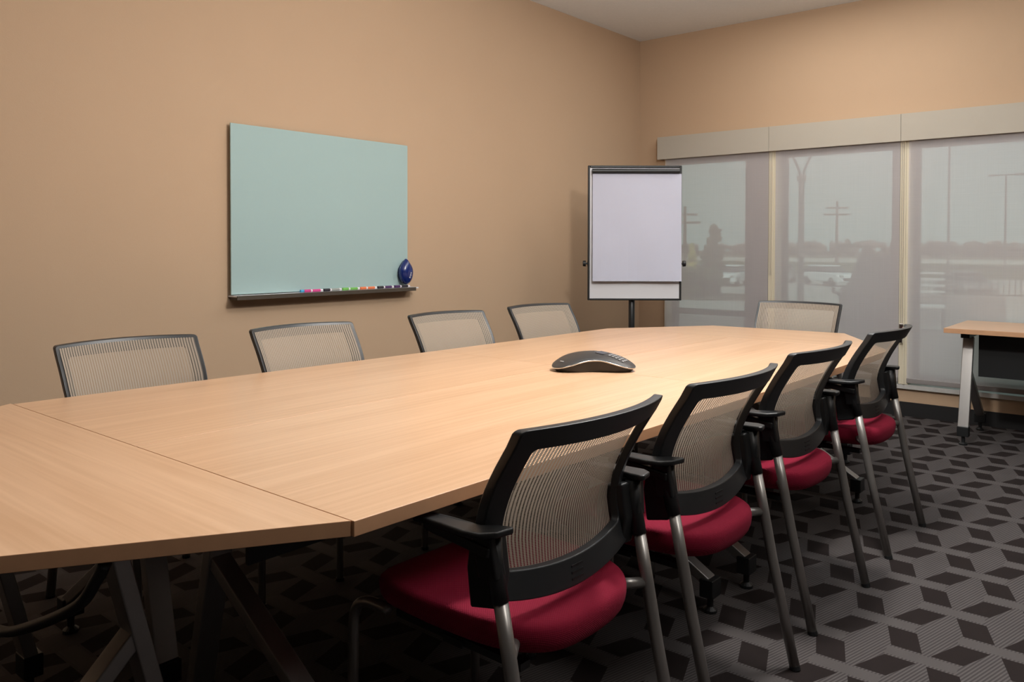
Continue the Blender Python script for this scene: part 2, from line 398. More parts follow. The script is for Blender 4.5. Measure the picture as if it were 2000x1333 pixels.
# ------------------------------------------------------------------ glass board with tray
gb = empty('glass_board', (2.902, WY, .985))
tag(gb, 'pale green frosted glass writing board mounted on the tan wall', 'whiteboard')
link('glass_panel', bx(-.620, .620, -.030, -.022, 0, .897), [M['gboard']], gb, bevel=.0015)
for x in (-.45, .45):
    for z in (.15, .75): link('standoff', tb([(x, -.022, z), (x, -.0005, z)], .02, 16), M['alu'], gb)
tr = link('pen_tray', (lambda b: (box(b, -.620, .664, -.085, -.0005, -.012, -.004), b)[1])(bmesh.new()), M['white'], gb, bevel=.001)
bm = bmesh.new(); box(bm, -.620, .640, -.088, -.084, -.026, -.004); box(bm, -.612, .640, -.084, -.004, -.026, -.013)
link('tray_lip', bm, M['traydark'], tr)
# markers on the tray
def marker(x, cap, barrel, lab, tail=None, L=.128):
    m = empty('marker', (x, WY-.068, .981+.0085), 0); tag(m, lab, 'marker', 'dry-erase markers on the board tray')
    link('barrel', tb([(.045, 0, 0), (L-.012, 0, 0), (L-.008, 0, 0), (L, 0, 0)], [.0078, .0078, .0062, .0062], 14), M['mwhite'], m, smooth=False)
    link('cap', tb([(0, 0, 0), (.002, 0, 0), (.04, 0, 0), (.044, 0, 0)], [.006, .0085, .0085, .0085], 14), cap, m)
    link('barrel_print', tb([(.055, 0, 0), (L-.018, 0, 0)], .00795, 14), barrel, m)
    if tail: link('cap_end', tb([(-.022, 0, 0), (0, 0, 0)], .008, 14), tail, m)
marker(2.705, M['mpink'], M['mpink'], 'pink marker with a blue cap end, leftmost on the board tray', M['mblue'])
marker(2.838, M['mblack'], M['mgrey'], 'marker with black cap and grey printed barrel on the board tray')
marker(2.972, M['mgreen'], M['mgreen'], 'green marker on the board tray')
marker(3.104, M['morange'], M['morange'], 'orange-red marker on the board tray')
marker(3.240, M['mblack'], M['mpurple'], 'marker with black cap and dark violet barrel, right of the orange one')
marker(3.375, M['mpurple'], M['mblack'], 'dark purple marker at the right end of the tray under the blue eraser')
# eraser: teardrop shell with felt pad
er = empty('board_eraser', (3.478, WY-.032, 1.078), 0); tag(er, 'navy blue teardrop-shaped eraser stuck to the lower right corner of the glass board', 'eraser')
def tear(t):
    a = 2*PI*t; x = math.sin(a); z = -math.cos(a)
    w = .052*(1-.34*max(z, 0)**1.3); return x*w*(1-max(z, 0)**3*.55), z*.078+ (.006 if z > 0 else 0)
bm = bmesh.new(); N = 40; rings = []
for (sc, y) in ((.80, 0), (.86, -.006), (.86, -.018)):
    rings.append([bm.verts.new((tear(k/N)[0]*sc, y, tear(k/N)[1]*sc)) for k in range(N)])
for a, b in zip(rings, rings[1:]):
    for k in range(N): bm.faces.new((a[k], a[(k+1) % N], b[(k+1) % N], b[k]))
bm.faces.new(rings[0]); bm.faces.new(rings[-1][::-1]); link('felt_pad', bm, M['felt'], er)
bm = bmesh.new(); rings = []
for (sc, y) in ((.93, -.018), (1.0, -.024), (1.0, -.034), (.92, -.046), (.74, -.056), (.48, -.062), (.2, -.064)):
    rings.append([bm.verts.new((tear(k/N)[0]*sc, y, tear(k/N)[1]*sc)) for k in range(N)])
for a, b in zip(rings, rings[1:]):
    for k in range(N): bm.faces.new((a[k], a[(k+1) % N], b[(k+1) % N], b[k]))
bm.faces.new(rings[0]); bm.faces.new(rings[-1][::-1]); shell = link('shell', bm, M['blue'], er, smooth=True)
def text_mesh(name, txt, size, m, parent, loc, rot, ext=.0004):
    cu = bpy.data.curves.new(name, 'FONT'); cu.body = txt; cu.size = size; cu.extrude = ext; cu.align_x = 'CENTER'; cu.align_y = 'CENTER'
    t = bpy.data.objects.new(name, cu); COL.objects.link(t); bpy.context.view_layer.update()
    me = bpy.data.meshes.new_from_object(t.evaluated_get(bpy.context.evaluated_depsgraph_get())); bpy.data.objects.remove(t)
    me.materials.clear(); me.materials.append(m)
    o = bpy.data.objects.new(name, me); COL.objects.link(o); o.parent = parent; o.location = loc; o.rotation_euler = rot; return o
text_mesh('logo', 'expo', .020, M['mwhite'], shell, (.006, -.0652, -.018), (PI/2, -PI/2+.35, 0))

# ------------------------------------------------------------------ flip chart
D_ = 5.89; cx = D_*math.cos(YAW) + .893*math.sin(YAW); cy = D_*math.sin(YAW) - .893*math.cos(YAW)
fc = empty('flip_chart', (cx, cy, 0), YAW-PI/2); tag(fc, 'black-framed flip chart easel with blank white paper pad in the room corner', 'flip chart')
ZB, ZT = .850, 1.832
HW = .341
bm = bmesh.new()
box(bm, -HW, -HW+.014, -.012, .022, ZB, ZT); box(bm, HW-.014, HW, -.012, .022, ZB, ZT); box(bm, -HW+.014, HW-.014, -.012, .022, ZB, ZB+.014); box(bm, -HW+.014, HW-.014, -.012, .022, ZT-.016, ZT)
link('board_frame', bm, M['black'], fc, bevel=.004)
link('board_panel', bx(-HW+.012, HW-.012, 0, .014, ZB+.012, ZT-.014), M['white'], fc)
bm = bmesh.new(); tube(bm, [(-HW+.028, -.028, ZT-.044), (HW-.022, -.028, ZT-.044)], .019, 16); box(bm, -HW+.04, HW-.035, -.026, 0, ZT-.058, ZT-.03)
link('pad_clamp', bm, M['black'], fc)
pad = bmesh.new(); n = 10; vs = []
for a in range(n+1):
    row = []
    for b in range(n+1):
        x = -HW+.032 + (2*HW-.038)*a/n; z = ZB+.140 + (ZT-.062-ZB-.140)*b/n
        row.append(pad.verts.new((x, -.016-.014*(1-b/n)**2-.003*math.sin(a*.9+b*.5)*(1-b/n), z)))
    vs.append(row)
for a in range(n):
    for b in range(n): pad.faces.new((vs[a][b], vs[a+1][b], vs[a+1][b+1], vs[a][b+1]))
po = link('paper_pad', pad, M['paper'], fc); so = po.modifiers.new('s', 'SOLIDIFY'); so.thickness = .012; so.offset = 1
link('pole', tb([(-.012, .045, .06), (-.012, .045, 1.25)], .023, 20), M['black'], fc, smooth=True)
link('inner_pole', tb([(-.012, .045, 1.25), (-.012, .045, 1.5)], .014, 16), M['chrome'], fc)
bm = bmesh.new(); box(bm, -HW, HW, .024, .05, 1.10, 1.13); link('cross_brace', bm, M['black'], fc)
for sgn in (-1, 1):
    link('knob', tb([(sgn*HW, .01, 1.118), (sgn*(HW+.012), .01, 1.118), (sgn*(HW+.014), .01, 1.118), (sgn*(HW+.034), .01, 1.118)], [.006, .007, .022, .020], 18), M['black'], fc)
for k in range(5):
    a = 2*PI*k/5+.3; ca, sa = math.cos(a), math.sin(a)
    leg = link('base_leg', tb([(-.012+ca*.02, .045+sa*.02, .075), (-.012+ca*.28, .045+sa*.28, .055)], [.02, .014], 10), M['black'], fc)
    link('caster', tb([(-.012+ca*.27-.012*sa, .045+sa*.27+.012*ca, .0235), (-.012+ca*.27+.012*sa, .045+sa*.27-.012*ca, .0235)], .0235, 16), M['black'], leg)

# ------------------------------------------------------------------ tables
TH = .735; TT = .030
def foot(bm_cap, bm_gl, x, y, z=.105):
    box(bm_cap, x-.036, x+.036, y-.026, y+.026, .058, z)
    tube(bm_gl, [(x, y, 0), (x, y, .012), (x, y, .022), (x, y, .060)], [.026, .026, .012, .012], 14)
def leg_frame(parent, P, along, ux, depth, m=None):
    """lambda-shaped end frame. P = point on the panel-side table edge (local), along = direction of table depth, ux = length direction"""
    m = m or M['silver']; P = Vector(P); al = Vector(along); ux = Vector(ux)
    at = lambda s, z: P + al*s + Vector((0, 0, z))
    bm = bmesh.new(); hexa(bm, at(.22, TH-TT-.035), at(.085, .105), .062, .034, ux)
    L1 = link('leg', bm, m, parent, bevel=.004)
    bm = bmesh.new(); hexa(bm, at(.165, .47), at(depth-.085, .105), .050, .034, ux)
    L2 = link('leg', bm, m, parent, bevel=.004)
    for L, s in ((L1, .083), (L2, depth-.083)):
        a, g = bmesh.new(), bmesh.new(); p = at(s, 0)
        hexa(a, p+Vector((0, 0, .055)), p+Vector((0, 0, .118)), .066, .05, ux)
        tube(g, [p, p+Vector((0, 0, .010)), p+Vector((0, 0, .020)), p+Vector((0, 0, .058))], [.024, .024, .011, .011], 14)
        c = link('foot_cap', a, M['black'], L, bevel=.004); link('glide', g, M['black'], L)
    bm = bmesh.new(); hexa(bm, at(.10, TH-TT-.018), at(depth-.10, TH-TT-.018), .05, .034, ux)
    link('top_bracket', bm, M['black'], parent, bevel=.003)
def top(parent, pts, o, wm):
    bm = bmesh.new(); prism(bm, [(x-o[0], y-o[1]) for x, y in pts], TH-TT, TH, 0, 1)
    return link('tabletop', bm, [wm, M['edge']], parent, bevel=.0015)
def rect_table(name, pts, o, ends, panel_y, user_y, label, wm=None):
    t = empty(name, (o[0], o[1], 0)); tag(t, label, 'table', 'tables joined into the conference table')
    top(t, pts, o, wm or M['wood'])
    al = (0, 1 if user_y > panel_y else -1, 0)
    for ex in ends: leg_frame(t, (ex-o[0], panel_y-o[1], 0), al, (1, 0, 0), abs(user_y-panel_y))
    s = al[1]
    py = panel_y-o[1]+s*.17
    link('modesty_panel', bx(ends[0]-o[0]+.08, ends[1]-o[0]-.08, min(py, py+s*.012), max(py, py+s*.012), .42, TH-TT-.01), M['black'], t)
    bm = bmesh.new(); hexa(bm, (ends[0]-o[0], py+s*.15, TH-TT-.03), (ends[1]-o[0], py+s*.15, TH-TT-.03), .04, .03)
    link('top_rail', bm, M['black'], t)
    return t
# front (camera-side) pair, back (board-side) pair
g = .0012
rect_table('rectangular_table', [(.943, 1.169), (2.75-g, 1.130), (2.75-g, 2.021-g), (.943, 2.030-g)], (1.85, 1.6), (1.06, 2.52), 2.02, 1.15, 'long maple table section on the near side, behind the two nearest red-seat chairs')
rect_table('rectangular_table', [(.943, 2.030+g), (2.75-g, 2.021+g), (2.75-g, 2.787), (.943, 2.866)], (1.85, 2.44), (1.06, 2.52), 2.03, 2.82, 'long maple table section below the glass board, in front of the two leftmost chairs')
rect_table('rectangular_table', [(2.75+g, 1.130), (4.205, 1.122), (4.205, 1.965-g), (2.75+g, 2.021-g)], (3.5, 1.55), (2.79, 4.07), 2.0, 1.14, 'maple table section behind the two farther red-seat chairs')
rect_table('rectangular_table', [(2.75+g, 2.021+g), (4.205, 1.965+g), (4.205, 2.755), (2.75+g, 2.787)], (3.5, 2.38), (2.79, 4.07), 2.0, 2.76, 'maple table section between the conference phone and the chairs nearest the flip chart')
def trap_table(pts, o, label, long_x, sgn, legs):
    t = empty('trapezoid_table', (o[0], o[1], 0)); tag(t, label, 'table', 'tables joined into the conference table')
    top(t, pts, o, M['woodc'])
    for y in legs:
        leg_frame(t, (long_x-o[0], y-o[1], 0), (sgn, 0, 0), (0, 1, 0), .62)
    bm = bmesh.new(); hexa(bm, (long_x-o[0]+sgn*.3, legs[0]-o[1], TH-TT-.03), (long_x-o[0]+sgn*.3, legs[1]-o[1], TH-TT-.03), .04, .03, Vector((1, 0, 0)))
    link('top_rail', bm, M['black'], t)
trap_table([(.9415, 1.176), (.9415, 2.884), (.30, 2.475), (.30, 1.578)], (.65, 2.03), 'trapezoid maple table end nearest the camera, cut by the left picture edge', .92, -1, (1.62, 2.44))
trap_table([(4.208, 1.124), (4.878, 1.545), (4.806, 2.345), (4.208, 2.752)], (4.5, 1.95), 'trapezoid maple table end in front of the windows and the head chair', 4.23, 1, (1.50, 2.36))
# side table by the window
st = empty('side_table', (5.96, .43, 0)); tag(st, 'small maple side table with silver legs standing by the window at right', 'table')
bm = bmesh.new(); prism(bm, [(5.609-5.96, -.45-.43), (6.315-5.96, -.45-.43), (6.315-5.96, 1.176-.43), (5.609-5.96, 1.176-.43)], TH-TT, TH, 0, 1)
link('tabletop', bm, [M['woodc'], M['edge']], st, bevel=.0015)
for y in (1.075, -.35): leg_frame(st, (5.609-5.96, y-.43, 0), (1, 0, 0), (0, 1, 0), .70)
link('modesty_panel', bx(5.80-5.96, 5.812-5.96, -.30-.43, 1.015-.43, .424, TH-TT-.008), M['black'], st)

# cable slung below the near table end
cb = link('cable', tb(smooth_path([(.60, 1.405, .700), (.60, 1.44, .662), (.60, 1.523, .592), (.60, 1.742, .488), (.60, 1.92, .425), (.60, 2.1, .42), (.60, 2.28, .54), (.60, 2.36, .700)], 6), .011, 10), M['black'], smooth=True)
tag(cb, 'thick black cable drooping in the shade below the nearest table end', 'cable')

# ------------------------------------------------------------------ conference phone
ph = empty('conference_phone', (2.772, 1.892, TH), 0); tag(ph, 'black three-armed conference phone with silver trim on the table', 'phone')
TH0 = math.radians(-80)   # direction of one arm
def pr(a):
    k = .5+.5*math.cos(3*(a-TH0)); return .112+.074*k**1.3
def pz(r): return .072 - 1.5*r*r
N = 96; bm = bmesh.new(); c0 = bm.verts.new((0, 0, pz(0))); rings = []
for s in (.2, .4, .6, .8, .95, 1.0):
    rings.append([bm.verts.new((pr(2*PI*k/N)*s*math.cos(2*PI*k/N), pr(2*PI*k/N)*s*math.sin(2*PI*k/N), pz(pr(2*PI*k/N)*s)-(.0 if s < 1 else .002))) for k in range(N)])
for k in range(N): bm.faces.new((c0, rings[0][k], rings[0][(k+1) % N]))
for a, b in zip(rings, rings[1:]):
    for k in range(N): bm.faces.new((a[k], b[k], b[(k+1) % N], a[(k+1) % N]))
link('top_cover', bm, M['dgrey'], ph, smooth=True)
bm = bmesh.new(); tr_ = []
for (s, dz) in ((.998, -.002), (1.012, -.003), (1.012, -.0065), (.995, -.0085)):
    tr_.append([bm.verts.new((pr(2*PI*k/N)*s*math.cos(2*PI*k/N), pr(2*PI*k/N)*s*math.sin(2*PI*k/N), pz(pr(2*PI*k/N))+dz)) for k in range(N)])
for i in range(4):
    a, b = tr_[i], tr_[(i+1) % 4]
    for k in range(N): bm.faces.new((a[k], b[k], b[(k+1) % N], a[(k+1) % N]))
link('trim_ring', bm, M['chrome'], ph, smooth=True)
bm = bmesh.new(); tr_ = []
for (s, f) in ((.99, 1), (.93, .35), (.90, 0)):
    tr_.append([bm.verts.new((pr(2*PI*k/N)*s*math.cos(2*PI*k/N), pr(2*PI*k/N)*s*math.sin(2*PI*k/N), (pz(pr(2*PI*k/N))-.008)*f)) for k in range(N)])
for a, b in zip(tr_, tr_[1:]):
    for k in range(N): bm.faces.new((a[k], b[k], b[(k+1) % N], a[(k+1) % N]))
bm.faces.new(tr_[-1]); link('body', bm, M['phonebody'], ph, smooth=True)
def on_phone(bm, r, w, hw, hr, ang, lift=.001):
    """small plate on the cover at radius r along the arm, offset w sideways"""
    d = Vector((math.cos(ang), math.sin(ang), 0)); t = Vector((-d.y, d.x, 0)); vs = []
    for (a, b) in ((-hr, -hw), (hr, -hw), (hr, hw), (-hr, hw)):
        p = d*(r+a)+t*(w+b); vs.append(Vector((p.x, p.y, pz(p.length)+lift)))
    lo = [bm.verts.new(v-Vector((0, 0, .002))) for v in vs]; hi = [bm.verts.new(v) for v in vs]
    bm.faces.new(hi)
    for k in range(4): bm.faces.new((lo[k], lo[(k+1) % 4], hi[(k+1) % 4], hi[k]))
bm = bmesh.new(); on_phone(bm, .045, 0, .030, .018, TH0, .0025); link('display', bm, M['lcd'], ph)
for r_ in range(5):
    for c in range(3):
        bm = bmesh.new(); on_phone(bm, .086+r_*.0145, (c-1)*.0185, .0065, .0042, TH0, .0035); link('key', bm, M['key'], ph)
for a in (TH0+2*PI/3, TH0-2*PI/3):
    bm = bmesh.new(); on_phone(bm, .150, 0, .012, .003, a, .003); link('mute_button', bm, M['key'], ph)
bm = bmesh.new(); on_phone(bm, .0, .028, .016, .002, TH0, .0018); link('brand_plate', bm, M['chrome'], ph)

# ------------------------------------------------------------------ chairs
def lerp_tab(t, tab):
    for (a, va_), (b, vb) in zip(tab, tab[1:]):
        if t <= b: k = (t-a)/(b-a); k = k*k*(3-2*k) if False else k; return va_+(vb-va_)*k
    return tab[-1][1]
YC = [(.515, .118), (.56, .122), (.60, .125), (.66, .123), (.72, .104), (.78, .074), (.84, .036), (.90, -.004)]
def ysm(z):
    return sum(lerp_tab(min(.9, max(.515, z+d)), YC) for d in (-.03, -.015, 0, .015, .03))/5
def back_pt(u, v, off=0):
    z = .512 + v*(.900-.512) + u*u*(.034*(1-v)-.004*v)
    hw = lerp_tab(v, [(0, .234), (.15, .240), (.35, .245), (.6, .252), (1, .255)])
    y = ysm(.512 + v*(.900-.512)) + lerp_tab(v, [(0, .022), (.12, .030), (.3, .046), (.6, .050), (1, .058)])*u*u
    return Vector((hw*u, y+off, z))
def rloop(u, v0, v1, rc, n=10):
    """rounded rectangle loop in (u,v)"""
    ru, rv = rc, rc*.62; pts = []
    def seg(a, b, k): return [(a[0]+(b[0]-a[0])*i/k, a[1]+(b[1]-a[1])*i/k) for i in range(k)]
    def arc(cu, cv, a0, k=5): return [(cu+ru*math.cos(a0+PI/2*i/k), cv+rv*math.sin(a0+PI/2*i/k)) for i in range(k)]
    pts += seg((-u+ru, v0), (u-ru, v0), n+8); pts += arc(u-ru, v0+rv, -PI/2)
    pts += seg((u, v0+rv), (u, v1-rv), n+4); pts += arc(u-ru, v1-rv, 0)
    pts += seg((u-ru, v1), (-u+ru, v1), n+8); pts += arc(-u+ru, v1-rv, PI/2)
    pts += seg((-u, v1-rv), (-u, v0+rv), n+4); pts += arc(-u+ru, v0+rv, PI)
    return pts
def make_chair():
    root = empty('mesh_back_chair')
    # back frame ring
    out = rloop(1, 0, 1, .05); inn = rloop(.835, .165, .875, .05); n = len(out); bm = bmesh.new()
    L = []
    for loop, off in ((out, 0), (out, .026), (inn, .022), (inn, 0)):
        L.append([bm.verts.new(back_pt(u, v, off)) for u, v in loop])
    for i in range(4):
        a, b = L[i], L[(i+1) % 4]
        for k in range(n): bm.faces.new((a[k], a[(k+1) % n], b[(k+1) % n], b[k]))
    bf = link('back_frame', bm, M['blackm'], root, bevel=.0035, segs=2, angle=.9)
    bm = bmesh.new()
    for r in range(3):
        for c in range(2):
            p = back_pt((c-.5)*.075, .045+.035*r, -.0012); box(bm, p.x-.011, p.x+.011, p.y, p.y+.004, p.z-.0025, p.z+.0025)
    link('vent_slots', bm, M['base'], bf)
    # knit panel
    bm = bmesh.new(); uvl = bm.loops.layers.uv.new('uv'); NU, NV = 20, 22; G = []
    for i in range(NU+1):
        row = []
        for j in range(NV+1):
            u = -1+2*i/NU; v = j/NV; w = .945
            row.append((bm.verts.new(back_pt(u*w, .10+v*.870, .0285-.006*(1-abs(u))*0)), (i/NU, v)))
        G.append(row)
    for i in range(NU):
        for j in range(NV):
            q4 = (G[i][j], G[i+1][j], G[i+1][j+1], G[i][j+1]); f = bm.faces.new([a[0] for a in q4])
            for lp, a in zip(f.loops, q4): lp[uvl].uv = a[1]
    link('mesh_panel', bm, M['knit'], root, smooth=True)
    # seat cushion: bowl-shaped pad
    bm = bmesh.new(); NA = 40
    def outline(a, k):
        ca, sa = math.cos(a), math.sin(a); e = .55
        x = math.copysign(abs(ca)**e, ca); y = math.copysign(abs(sa)**e, sa)
        w = .236 if y > 0 else .236-.030*(-y)**1.5
        return x*w*k, .330 + y*.262*k
    def dish(x): return .026*(abs(x)/.23)**2
    lay = [(.0, .482, 0), (.45, .484, .1), (.80, .489, .3), (.94, .488, .5), (1.0, .474, .8), (1.005, .450, 1), (.985, .424, 1), (.92, .404, 1), (.6, .394, 1), (.2, .392, 1)]
    prev = None
    ctop = bm.verts.new((0, .335, .481)); first = True
    for (k, z, bw) in lay[1:]:
        ring = []
        for i in range(NA):
            x, y = outline(2*PI*i/NA, k); zz = z + dish(x)*(bw if bw >= .8 else bw*.6)*.9 - max(0, y-.47)*.12
            ring.append(bm.verts.new((x, y, zz)))
        if prev is None:
            for i in range(NA): bm.faces.new((ctop, ring[i], ring[(i+1) % NA]))
        else:
            for i in range(NA): bm.faces.new((prev[i], ring[i], ring[(i+1) % NA], prev[(i+1) % NA]))
        prev = ring
    bm.faces.new(prev[::-1])
    link('seat', bm, M['red'], root, smooth=True, sub=1)
    # under-seat frame
    bm = bmesh.new(); hexa(bm, (-.15, .14, .388), (-.15, .52, .388), .03, .016, Vector((1, 0, 0))); hexa(bm, (.15, .14, .388), (.15, .52, .388), .03, .016, Vector((1, 0, 0)))
    box(bm, -.17, .17, .30, .36, .376, .392)
    link('seat_frame', bm, M['black'], root)
    for s in (-1, 1): link('side_bar', tb([(s*.240, .104, .446), (s*.185, .140, .450)], .0125, 14), M['steel'], root, smooth=True)
    link('stretcher', tb([(-.205, .54, .415), (.205, .54, .415)], .0125, 14), M['steel'], root, smooth=True)
    for s in (-1, 1):
        # rear leg: foot splays back, black sleeve on its upper end
        lg = link('leg', tb([(s*.247, 0, .008), (s*.2465, .070, .31), (s*.2475, .096, .44), (s*.248, .122, .565)], [.0150, .0150, .0150, .0150], 18), M['steel'], root, smooth=True)
        link('foot_cap', tb([(s*.247, -.002, 0), (s*.247, .001, .012)], .0155, 16), M['black'], lg)
        fl = link('leg', tb(smooth_path([(s*.205, .50, .415), (s*.207, .57, .413), (s*.210, .612, .385), (s*.210, .622, .30), (s*.210, .625, .008)], 5), .0125, 16), M['steel'], root, smooth=True)
        link('foot_cap', tb([(s*.210, .625, 0), (s*.210, .625, .012)], .0150, 14), M['black'], fl)
        sl = link('leg_sleeve', tb([(s*.248, .121, .556), (s*.2495, .136, .62), (s*.250, .140, .682)], [.0175, .0185, .0185], 18), M['black'], root, smooth=True)
        bm = bmesh.new()
        prof = [(.138, .535), (.205, .520), (.215, .60), (.205, .665), (.14, .68), (.128, .60)]
        a = [bm.verts.new((s*.246, y, z)) for y, z in prof]; b = [bm.verts.new((s*.205, y+.004, z)) for y, z in prof]
        bm.faces.new(a); bm.faces.new(b[::-1])
        for i in range(len(prof)): bm.faces.new((a[i], a[(i+1) % len(prof)], b[(i+1) % len(prof)], b[i]))
        link('back_bracket', bm, M['black'], root, bevel=.006)
        # armrest pad with flared, inward-turned rear tip
        bm = bmesh.new()
        ol = [(.262, .335), (.292, .325), (.297, .24), (.300, .175), (.296, .135), (.275, .108), (.235, .098), (.228, .108), (.236, .140), (.250, .170), (.252, .24), (.250, .325)]
        prism(bm, [(s*x, y) for x, y in (ol if s > 0 else ol[::-1])], .683, .697)
        for v in bm.verts:
            if v.co.y < .15: v.co.z += (.15-v.co.y)*.12
            if v.co.y > .28: v.co.z -= (v.co.y-.28)*.10
        ar = link('armrest', bm, M['black'], root, bevel=.005, segs=3)
        bm = bmesh.new(); hexa(bm, (s*.262, .128, .655), (s*.272, .30, .678), .030, .022, Vector((1, 0, 0))); hexa(bm, (s*.25, .14, .60), (s*.26, .15, .684), .03, .05, Vector((1, 0, 0)))
        link('arm_support', bm, M['black'], ar, bevel=.005)
    return root
chair = make_chair(); index_kids(chair)
GF, GB_ = 'chairs along the camera side of the table', 'chairs along the wall side of the table'
spots = [   # x, y of the rear-foot line, heading (0 = facing +Y), label, group
    (1.411, .880, math.radians(-1), 'red-seat mesh-back chair nearest the camera, at the near side of the table', GF),
    (2.085, .876, math.radians(-1), 'second red-seat mesh-back chair from the camera on the near side', GF),
    (2.828, .900, math.radians(-2), 'third red-seat mesh-back chair from the camera on the near side', GF),
    (3.660, .900, math.radians(-1), 'red-seat mesh-back chair farthest from the camera on the near side, by the window', GF),
    (1.366, 3.052, PI-math.radians(2), 'beige mesh-back chair at far left, against the wall side of the table', GB_),
    (2.100, 3.015, PI-math.radians(2), 'beige mesh-back chair behind the table just below the glass board', GB_),
    (2.998, 3.025, PI-math.radians(4), 'beige mesh-back chair behind the table right of the glass board', GB_),
    (3.758, 3.010, PI-math.radians(6), 'beige mesh-back chair behind the table beside the flip chart', GB_),
    (5.075, 1.865, PI/2+math.radians(4), 'beige mesh-back chair at the head of the table in front of the windows', None),
]
for i, (x, y, a, lab, grp) in enumerate(spots):
    c = chair if i == 0 else copy_tree(chair)
    c.location = (x, y, 0); c.rotation_euler = (0, 0, a); tag(c, lab, 'chair')
    c['group'] = grp or 'chairs around the conference table'

# ------------------------------------------------------------------ outside, seen through the shades
def ground(name, pts, z, m, t=.02, label=None, cat=None, kind='structure'):
    bm = bmesh.new(); prism(bm, pts, z-t, z); return tag(link(name, bm, m), label, cat, kind=kind)
bm = bmesh.new()
xs = [(6.7, -.14), (24, -.14), (46, -1.5), (130, -1.6), (620, -1.8)]
top_ = []
for x, z in xs: top_.append((bm.verts.new((x, -140, z)), bm.verts.new((x, 420, z))))
for a, b in zip(top_, top_[1:]): bm.faces.new((a[0], b[0], b[1], a[1]))
gr = link('field', bm, M['field']); gr['kind'] = 'structure'
def strip(name, x0, x1, z0, z1, m, y0=-130, y1=400):
    bm = bmesh.new()
    v = [bm.verts.new(p) for p in ((x0, y0, z0), (x1, y0, z1), (x1, y1, z1), (x0, y1, z0))]; bm.faces.new(v)
    b = [bm.verts.new((p.co.x, p.co.y, p.co.z-.08)) for p in v]
    bm.faces.new(b[::-1])
    for i in range(4): bm.faces.new((v[i], b[i], b[(i+1) % 4], v[(i+1) % 4]))
    o = link(name, bm, m); o['kind'] = 'structure'; return o
strip('patio', 6.7, 14.5, -.10, -.10, M['paving'])
strip('driveway', 14.5, 24, -.11, -.11, M['asphalt'])
strip('parking_lot', 46, 78, -1.44, -1.46, M['asphalt'])
strip('lawn', 78, 150, -1.45, -1.5, M['grass'])
strip('road', 150, 205, -1.44, -1.5, M['road'])
strip('embankment', 24, 46, -.10, -1.43, M['asphalt'])

def blob(bm, c, r, n, s, sub=2, jit=.25):
    for _ in range(n):
        p = Vector(c) + Vector((random.uniform(-1, 1)*r[0], random.uniform(-1, 1)*r[1], random.uniform(-1, 1)*r[2]))
        k = s*random.uniform(.6, 1.3)
        res = bmesh.ops.create_icosphere(bm, subdivisions=sub, radius=k, matrix=Matrix.Translation(p))
        for v in res['verts']: v.co += (v.co-p)*random.uniform(-jit, jit)
# woods on the horizon
for k, (x, y0, y1, h) in enumerate(((300, 20, 130, 5.2), (330, 110, 230, 4.6), (345, -60, 30, 5.4), (380, 220, 330, 6.0))):
    bm = bmesh.new(); y = y0
    while y < y1:
        blob(bm, (x+random.uniform(-6, 6), y, h*.40-1.6), (2, 2, h*.42), 5, h*.24, 1, .5); y += 1.7
    tag(link('tree_line', bm, M['hedge']), ['brown bare woods on the horizon behind the middle shade', 'brown bare woods on the horizon behind the shade at the corner', 'brown bare woods on the horizon behind the right shade', 'distant woods behind the flip chart side of the window'][k], 'woods', kind='stuff')
def tree(x, y, z, h, w, m, label, n=26):
    t = empty('tree', (x, y, z)); tag(t, label, 'tree')
    link('trunk', tb([(0, 0, 0), (0, 0, h*.5), (0, 0, h*.8)], [.07, .05, .02], 8), M['bark'], t)
    bm = bmesh.new()
    for i in range(n):
        f = i/n; zz = h*(.35+.62*f); rr = w*.8*(1-f)**.8
        blob(bm, (0, 0, zz), (rr*.7, rr*.7, h*.04), 2, .16*w+.05, 1, .5)
    link('crown', bm, m, t)
tree(41.7, 20.3, -1.25, 3.7, .95, M['leafy'], 'small bushy tree beyond the window nearest the corner')
tree(43.5, 22.6, -1.35, 2.9, .5, M['leafo'], 'little yellow tree beside the flip chart edge, beyond the window')
bm = bmesh.new(); blob(bm, (0, 0, .40), (.75, .62, .28), 60, .16, 1, .4)
o = link('shrub', bm, M['leafg']); o.location = (20.2, 10.35, -.12); tag(o, 'low dark shrub beside the driveway beyond the corner window', 'shrub')
bm = bmesh.new(); prism(bm, [(20.2+1.6*math.cos(a*PI/10), 10.0+1.7*math.sin(a*PI/10)) for a in range(20)], -.11, -.085); o = link('mulch_bed', bm, M['mulch']); o['kind'] = 'structure'

def lamp_post(x, y, z, h, kind, label):
    t = empty('street_lamp', (x, y, z)); tag(t, label, 'street lamp')
    r = .07 if kind == 'Y' else .09 if x > 50 else .05
    link('pole', tb([(0, 0, 0), (0, 0, h)], [r, r*.85], 12), M['pole'], t)
    if kind == 'Y':
        for s in (-1, 1):
            d = Vector((-.60, .80, 0))*s
            link('arm', tb(smooth_path([(0, 0, h-.02), (d.x*.12, d.y*.12, h+.28), (d.x*.26, d.y*.26, h+.56), (d.x*.44, d.y*.44, h+.74), (d.x*.9, d.y*.9, h+.80)], 4), .028, 8), M['pole'], t)
        link('collar', tb([(0, 0, h-.12), (0, 0, h+.02)], .10, 12), M['pole'], t)
    else:
        link('arm', tb([(0, -.95, h), (0, .95, h)], .05, 8), M['pole'], t)
        for s in (-1, 1): link('lamp_head', bx(-.2, .2, s*1.0-.32, s*1.0+.32, h-.08, h+.08), M['pole'], t)
lamp_post(17.95, 6.65, -.11, 2.93, 'Y', 'lamp post with Y-shaped arms beyond the middle window')
lamp_post(81.24, 12.3, -1.45, 9.0, 'T', 'tall parking-lot light with two heads beyond the right window')
